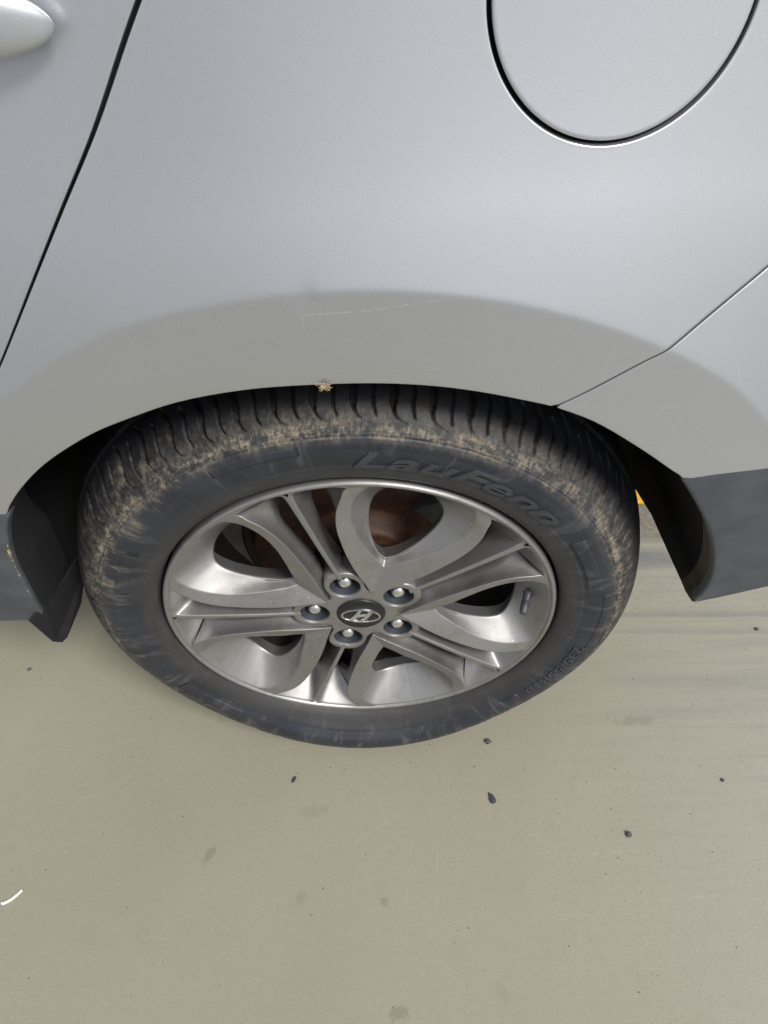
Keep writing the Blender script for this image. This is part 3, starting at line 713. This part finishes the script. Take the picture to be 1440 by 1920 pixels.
V, F = joinm([tube([(0, .16, 0), (-.02, .7, .0)], .032, 14), tube([(-.02, .18, .02), (-.25, .25, .02), (-.42, .3, .04)], .03, 12), tube([(.06, .22, -.05), (.07, .22, .30)], .028, 12)])
mk('suspension_arm', V, F, 'steel', wheel)

# ------------------------------------------------------------------ tyre
PRO = [(.2400, .0220), (.2412, .0150), (.2424, .0085), (.2440, .0045), (.2480, .0008), (.2545, -.0022), (.2620, -.0044), (.2680, -.0058), (.2760, -.0078), (.2850, -.0090), (.2930, -.0088), (.3000, -.0076), (.3060, -.0053), (.3100, -.0031), (.3160, .0010),
       (.3225, .0062), (.3290, .0128), (.3345, .0206), (.3388, .0290), (.3425, .0390), (.3460, .0500), (.3490, .0620), (.3515, .0740), (.3530, .0860), (.3537, .0980), (.3540, .1035)]
pr = cat(PRO, 600); dl = np.r_[0, np.cumsum(np.linalg.norm(np.diff(pr, axis=0), axis=1))]
def at_s(s): return np.array([np.interp(s, dl, pr[:, 0]), np.interp(s, dl, pr[:, 1])]).T
rib_s = np.interp(.3085, pr[:, 0], dl); sh_s = np.interp(.3160, pr[:, 0], dl); ln_s = np.interp(.2685, pr[:, 0], dl); end_s = dl[-1]
gr0 = np.interp(.0620, pr[:, 1][300:], dl[300:]); gr1 = np.interp(.0705, pr[:, 1][300:], dl[300:])
ss = np.unique(np.r_[np.linspace(0, rib_s-.004, 44), np.linspace(ln_s-.0015, ln_s+.0015, 7), np.linspace(rib_s-.004, rib_s+.004, 17), np.linspace(rib_s+.004, gr1+.003, 62), np.linspace(gr1+.003, end_s, 18)])
NP, NPER = 56, 44; NTH = NP*NPER
pts = at_s(ss); tg = np.gradient(pts, ss, axis=0); nrm = np.c_[tg[:, 1], -tg[:, 0]]; nrm /= np.linalg.norm(nrm, axis=1)[:, None]
if nrm[-1, 0] < 0: nrm = -nrm
def sst(x, a, b): t = np.clip((x-a)/(b-a), 0, 1); return t*t*(3-2*t)
TH = np.arange(NTH)/NTH*2*np.pi
SG, TG = np.meshgrid(ss, TH)                       # rows: theta
H = np.zeros_like(SG)
H += .0009*np.exp(-((SG-rib_s)/.0007)**2)-.0007*np.exp(-((SG-rib_s-.0018)/.0006)**2)-.0006*np.exp(-((SG-rib_s+.0022)/.0005)**2)+.0004*np.exp(-((SG-rib_s+.0040)/.0006)**2)
H += -.0008*sst(SG, ln_s-.0012, ln_s+.0012)*(1-sst(SG, ln_s+.010, ln_s+.03))
pitch = 2*np.pi/NP; rr_ = np.interp(SG, dl, pr[:, 0])
def wave(kind, off):
    L = gr0-.006-sh_s; u = (SG-sh_s)/L            # 0 at the shoulder, 1 at the inner end
    sh = -.0075+.0150*u-.004*np.sin(np.pi*np.clip(u, 0, 1))*0+.0028*np.sin(2.2*np.pi*u)        # metres along the circumference
    hook = np.where(u < .14, (.14-u)/.14, 0)
    sh = sh-(.0105 if kind == 0 else .003)*hook**1.6
    ph = TG-off*pitch-sh/rr_
    d = (ph/pitch+.5) % 1-.5
    return d*pitch*rr_, u
d, u = wave(0, 0)
wd = (.0010+.0024*sst(u, .10, .45))*(1-.55*sst(u, .8, 1.05)); dep = .0075*sst(u, -.06, .12)*(1-sst(u, 1.0, 1.06)); dep = np.where(u < .16, dep*.45+0*u, dep*np.clip(.45+(u-.16)/.25, .45, 1))
H -= dep*(1-sst(np.abs(d), wd*.85, wd*1.15))
d, u = wave(1, .5)
wd = .0013*(1-.4*sst(u, .75, 1.0))+.0005*sst(u, .2, .5); dep = .0048*sst(u, .10, .17)*(1-sst(u, .80, .86))
H -= dep*(1-sst(np.abs(d), wd*.7, wd*1.2))
H -= .0068*sst(SG, gr0, gr0+.0016)*(1-sst(SG, gr1-.0016, gr1))
u2 = (SG-gr1)/.026; ph = TG-(.25*pitch)-(.006*u2)/rr_; d = ((ph/pitch*1+.5) % 1-.5)*pitch*rr_
H -= .005*(1-sst(np.abs(d), .0009, .0019))*sst(u2, .02, .06)*(1-sst(u2, .55, .62))
d = ((ph/pitch+.0) % 1-.5)*pitch*rr_
H -= .004*(1-sst(np.abs(d), .0006, .0014))*sst(u2, .30, .36)*(1-sst(u2, .98, 1.04))
RAD = pts[:, 0][None, :]+nrm[:, 0][None, :]*H; YY = pts[:, 1][None, :]+nrm[:, 1][None, :]*H
X = RAD*np.cos(TG); Z = RAD*np.sin(TG); ZG = -.345
def squash(X, Y, Z):
    """flatten the tyre on the floor and let its sidewall bulge there"""
    k = np.clip((-.15-Z)/.15, 0, 1); k = k*k*(3-2*k)*np.exp(-(X/.20)**2)*np.clip((np.hypot(X, Z)-.246)/.035, 0, 1); side = np.clip((.06-Y)/.06, 0, 1)
    Y = Y-.021*k*side
    lim = ZG+.0008; soft = .0035
    t = (Z-lim)/soft; Z = np.where(t < 4, lim+soft*np.log1p(np.exp(np.clip(t*1.6, -20, 20)))/1.6, Z)
    return X, Y, Z
X, YY, Z = squash(X, YY, Z)
co = np.stack([X, YY, Z], -1).reshape(-1, 3); ns = len(ss)
i, k = np.meshgrid(np.arange(NTH), np.arange(ns-1), indexing='ij'); j = (i+1) % NTH
fq = np.stack([i*ns+k, j*ns+k, j*ns+k+1, i*ns+k+1], -1).reshape(-1, 4)
# the inboard half, plain
inb = np.array([(.3540, .1035), (.3535, .125), (.350, .150), (.345, .172), (.334, .190), (.315, .205), (.285, .218), (.255, .212), (.234, .192)]); n2 = 180
t2 = np.arange(n2)/n2*2*np.pi
bx = inb[None, :, 0]*np.cos(t2)[:, None]; bz = inb[None, :, 0]*np.sin(t2)[:, None]; by = np.broadcast_to(inb[None, :, 1], bx.shape).copy(); bx, by, bz = squash(bx, by, bz)
o0 = len(co); co = np.vstack([co, np.stack([bx, by, bz], -1).reshape(-1, 3)]); mm = len(inb)
i, k = np.meshgrid(np.arange(n2), np.arange(mm-1), indexing='ij'); j = (i+1) % n2
fq = np.vstack([fq, o0+np.stack([i*mm+k, j*mm+k, j*mm+k+1, i*mm+k+1], -1).reshape(-1, 4)])
me = bpy.data.meshes.new('tyre'); me.vertices.add(len(co)); me.vertices.foreach_set('co', co.astype(np.float32).ravel())
me.loops.add(len(fq)*4); me.loops.foreach_set('vertex_index', fq.astype(np.int32).ravel())
me.polygons.add(len(fq)); me.polygons.foreach_set('loop_start', np.arange(0, len(fq)*4, 4, dtype=np.int32)); me.polygons.foreach_set('loop_total', np.full(len(fq), 4, dtype=np.int32))
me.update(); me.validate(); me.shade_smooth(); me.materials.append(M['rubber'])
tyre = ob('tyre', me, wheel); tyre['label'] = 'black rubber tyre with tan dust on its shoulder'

# raised lettering, bent round the sidewall
def side_y(r): return float(np.interp(r, pr[:, 0][:400], pr[:, 1][:400]))
def ring_text(txt, a_mid, r_mid, height, width_deg=None, shear=0.0, raise_=.0007, weight=0.0, spacing=1.0):
    cu_ = bpy.data.curves.new('t', 'FONT'); cu_.body = txt; cu_.size = 1; cu_.shear = shear; cu_.offset = weight; cu_.align_x = 'CENTER'; cu_.space_character = spacing
    cu_.extrude = .5; cu_.resolution_u = 3
    o_ = bpy.data.objects.new('t', cu_); COL.objects.link(o_); dg = bpy.context.evaluated_depsgraph_get()
    me_ = bpy.data.meshes.new_from_object(o_.evaluated_get(dg)); bpy.data.objects.remove(o_)
    bm = bmesh.new(); bm.from_mesh(me_)
    L = [e for e in bm.edges if e.calc_length() > .12]
    if L: bmesh.ops.subdivide_edges(bm, edges=L, cuts=2, use_grid_fill=True)
    bmesh.ops.triangulate(bm, faces=bm.faces)
    xs = [v.co.x for v in bm.verts]; w_ = max(xs)-min(xs); xm = (max(xs)+min(xs))/2
    sx = (R(width_deg)*r_mid/w_) if width_deg else height/.72
    V = []
    for v in bm.verts:
        r = r_mid+(v.co.y-.36)/.72*height; a = R(a_mid)-(v.co.x-xm)*sx/r_mid
        y = side_y(r)-(raise_ if v.co.z > 0 else -.0015); V.append((r*math.cos(a), y, r*math.sin(a)))
    V = np.array(V); x_, y_, z_ = squash(V[:, 0], V[:, 1], V[:, 2]); V = np.stack([x_, y_, z_], -1)
    F = [tuple(v.index for v in f.verts) for f in bm.faces]; bm.free(); return V, F
for txt, a, r, h, wdeg, shr, rz, wt, name in (
        ('LauFenn', 66, .2795, .0235, 49, .32, .0015, .014, 'tyre_brand_lettering'),
        ('235/55R18', -24, .2855, .0135, 26, .1, .0010, .004, 'tyre_size_lettering'),
        ('DOT 1V3F 1U1 -(1623)', -71, .2555, .0056, 21, 0, .0006, .0, 'tyre_code_lettering'),
        ('MAX LOAD', 68, .2475, .0036, 8, 0, .0005, 0, 'tyre_bead_lettering'), ('MAX PRESS', 60, .2475, .0036, 9, 0, .0005, 0, 'tyre_bead_lettering'),
        ('(e4)', 50, .2500, .0060, 5, 0, .0006, 0, 'tyre_bead_lettering'), ('0231412-S2WR2', 40, .2500, .0042, 13, 0, .0005, 0, 'tyre_bead_lettering'),
        ('RADIAL TUBELESS', 108, .2480, .0036, 15, 0, .0005, 0, 'tyre_bead_lettering'), ('TREAD PLIES', 124, .2480, .0036, 11, 0, .0005, 0, 'tyre_bead_lettering'),
        ('OUTSIDE', 22, .2540, .0042, 8, 0, .0005, 0, 'tyre_bead_lettering')):
    V, F = ring_text(txt, a, r, h, wdeg, shr, rz, wt)
    mk(name, V, F, 'letter', wheel, smooth=False)
# moulded wear-indicator ticks and the bounding blocks of the brand band
for a in (97, 91.5, 85, 79.5, 74, 118, 134, 146, 160, -20, -58, -84, -98, -112, -125):
    q = ring_text('I', a, .2425 if a > 0 else .2450, .0052, None, 0, .0006, -.02)
    mk('bead_tick', q[0], q[1], 'letter', wheel, smooth=False)
def arc_patch(a0, a1, r0, r1, raise_):
    V, F = [], []; n = max(2, int(abs(a1-a0)*1.2)); rs = np.linspace(r0, r1, 6)
    for i in range(n+1):
        a = R(a0+(a1-a0)*i/n)
        row = [(r0-.0004, -.0015)]+[(r, raise_) for r in rs]+[(r1+.0004, -.0015)]
        for r, q in row: V.append((r*math.cos(a), side_y(r)-q, r*math.sin(a)))
    m_ = 8
    for i in range(n):
        for k in range(m_-1): F.append((i*m_+k, i*m_+k+1, i*m_+m_+k+1, i*m_+m_+k))
    F += [tuple(range(m_)), tuple(range(n*m_, n*m_+m_))]
    x_, y_, z_ = squash(*np.array(V).T); return [tuple(v) for v in np.stack([x_, y_, z_], -1)], F
for V, F in (arc_patch(14, 33, .2735, .2895, .0003), arc_patch(-12, 11, .2915, .3015, .0003), arc_patch(-46, -40, .278, .2915, .0004), arc_patch(100, 118, .2905, .3000, .0002), arc_patch(150, 166, .275, .2900, .0002), arc_patch(-150, -128, .2760, .2910, .0003)):
    mk('sidewall_block', V, F, 'rubber', wheel)

# ------------------------------------------------------------------ loose things
def pebble(name, loc, r, mat, seed, flat=.7, sx=1.0, rot=0.0, sub=3):
    bm = bmesh.new(); bmesh.ops.create_icosphere(bm, subdivisions=sub, radius=1); V = []
    for v in bm.verts:
        p = v.co.copy(); q = 1+.55*noise.noise(p*1.1+Vector((seed*3.1, 0, 0)))+.16*noise.noise(p*3+Vector((0, seed, 0))); p *= q
        V.append((p.x*r*sx, p.y*r, p.z*r*flat))
    F = [tuple(v.index for v in f.verts) for f in bm.faces]; bm.free(); z0 = min(v[2] for v in V)
    o = mk(name, [(x, y, z-z0-.0003) for x, y, z in V], F, mat, sharp=28); o.location = loc; o.rotation_euler.z = rot; return o
tag(pebble('pebble', (.193, -.002, 0), .0040, 'stone', 1, .8, 1.1, .4), 'grey angular pebble lying just below the tyre', 'pebble', 'pebbles on the floor')
tag(pebble('pebble', (.381, -.146, 0), .0038, 'stone', 5, .9, .9, 1.2), 'small two-toned pebble on its own at lower right, casting a short shadow', 'pebble', 'pebbles on the floor')
tag(pebble('pebble', (.353, .170, 0), .0024, 'stone', 8, .8), 'tiny dark pebble on the streaks right of the tyre', 'pebble', 'pebbles on the floor')
tag(pebble('pebble', (.543, -.068, 0), .0026, 'stone', 11, .7), 'tiny dark pebble near the right edge of the floor', 'pebble', 'pebbles on the floor')
tag(pebble('pebble', (.689, .201, 0), .0030, 'gritm', 14, .8), 'tiny grey pebble below the dark bumper trim at the far right', 'pebble', 'pebbles on the floor')
tag(pebble('pebble', (-.570, .137, 0), .0032, 'gritm', 17, .7), 'small brown pebble on the floor below the sill at the far left', 'pebble', 'pebbles on the floor')
tag(pebble('tar_chip', (.189, -.091, 0), .0080, 'chip', 21, .16, .56, .25), 'flat oblong black chip on the floor below the tyre', 'chip')
tag(pebble('seed_husk', (-.109, -.059, 0), .0052, 'chip', 25, .35, .40, -.5), 'small slender black husk on the floor left of centre', 'husk')
n = 14; V, F = [], []
for i in range(n+1):
    t = i/n; x = -.497+.023*t; y = -.226+.017*t-.004*4*t*(1-t)*.9; wd = .0019*(1-.2*t)
    for s, z in ((1, .0006), (.8, .0022), (-.8, .0022), (-1, .0006)): V.append((x-.6*wd*s, y+.8*wd*s, z))
for i in range(n):
    for k in range(4): F.append((i*4+k, i*4+(k+1) % 4, i*4+4+(k+1) % 4, i*4+4+k))
F += [(0, 1, 2, 3), tuple(range(n*4, n*4+4))]
tag(mk('plastic_strip', V, F, 'pale', sharp=30), 'short curved white plastic strip at the left edge of the floor', 'plastic strip')
# a tuft of dry grass caught on the arch edge
V, F = [], []; rs = random.Random(4); tx, tz = -.0215, .7312; ty = body_y(tx, tz)
for q in range(34):
    a = rs.uniform(0, 6.28); p = Vector((tx+rs.uniform(-.0035, .0035), ty-.0008, tz-.0006)); pp = [p]; d = Vector((math.cos(a)*rs.uniform(.3, 1), -.25, math.sin(a)*.6-.15)).normalized(); c = rs.uniform(-.9, .9)
    for s in range(5):
        d = (Matrix.Rotation(c*.5, 3, 'Y') @ d); p = p+d*rs.uniform(.0007, .0016); p.y = min(p.y, ty+.002); pp.append(p.copy())
    V, F = joinm([(V, F), tube(pp, [.00022]*5+[.0001], 4)])
tag(mk('straw_tuft', V, F, 'straw'), 'wisp of dry straw caught on the wheel arch edge above the tyre', 'straw')
# grit on the floor, too small to count
V, F = [], []; rs = random.Random(12)
tet = [(1, 0, -.3), (-.5, .87, -.3), (-.5, -.87, -.3), (.1, .0, .8)]
for q in range(900):
    if q < 420: x, y = rs.uniform(-.75, .8), rs.uniform(-.42, .45)
    elif q < 620: x, y = rs.gauss(.25, .16), rs.gauss(-.05, .10)
    else: x, y = rs.uniform(.42, .75), rs.uniform(.40, .60)
    r = .0003+.0015*rs.random()**4; a = rs.uniform(0, 6.28); c, s = math.cos(a), math.sin(a); o_ = len(V)
    for p in tet: V.append((x+(p[0]*c-p[1]*s)*r, y+(p[0]*s+p[1]*c)*r*rs.uniform(.6, 1), (p[2]+.3)*r*.8+.0001))
    F += [(o_, o_+1, o_+3), (o_+1, o_+2, o_+3), (o_+2, o_, o_+3)]
tag(mk('floor_grit', V, F, 'gritm', smooth=False), kind='stuff', label='fine dark grit scattered over the concrete floor')
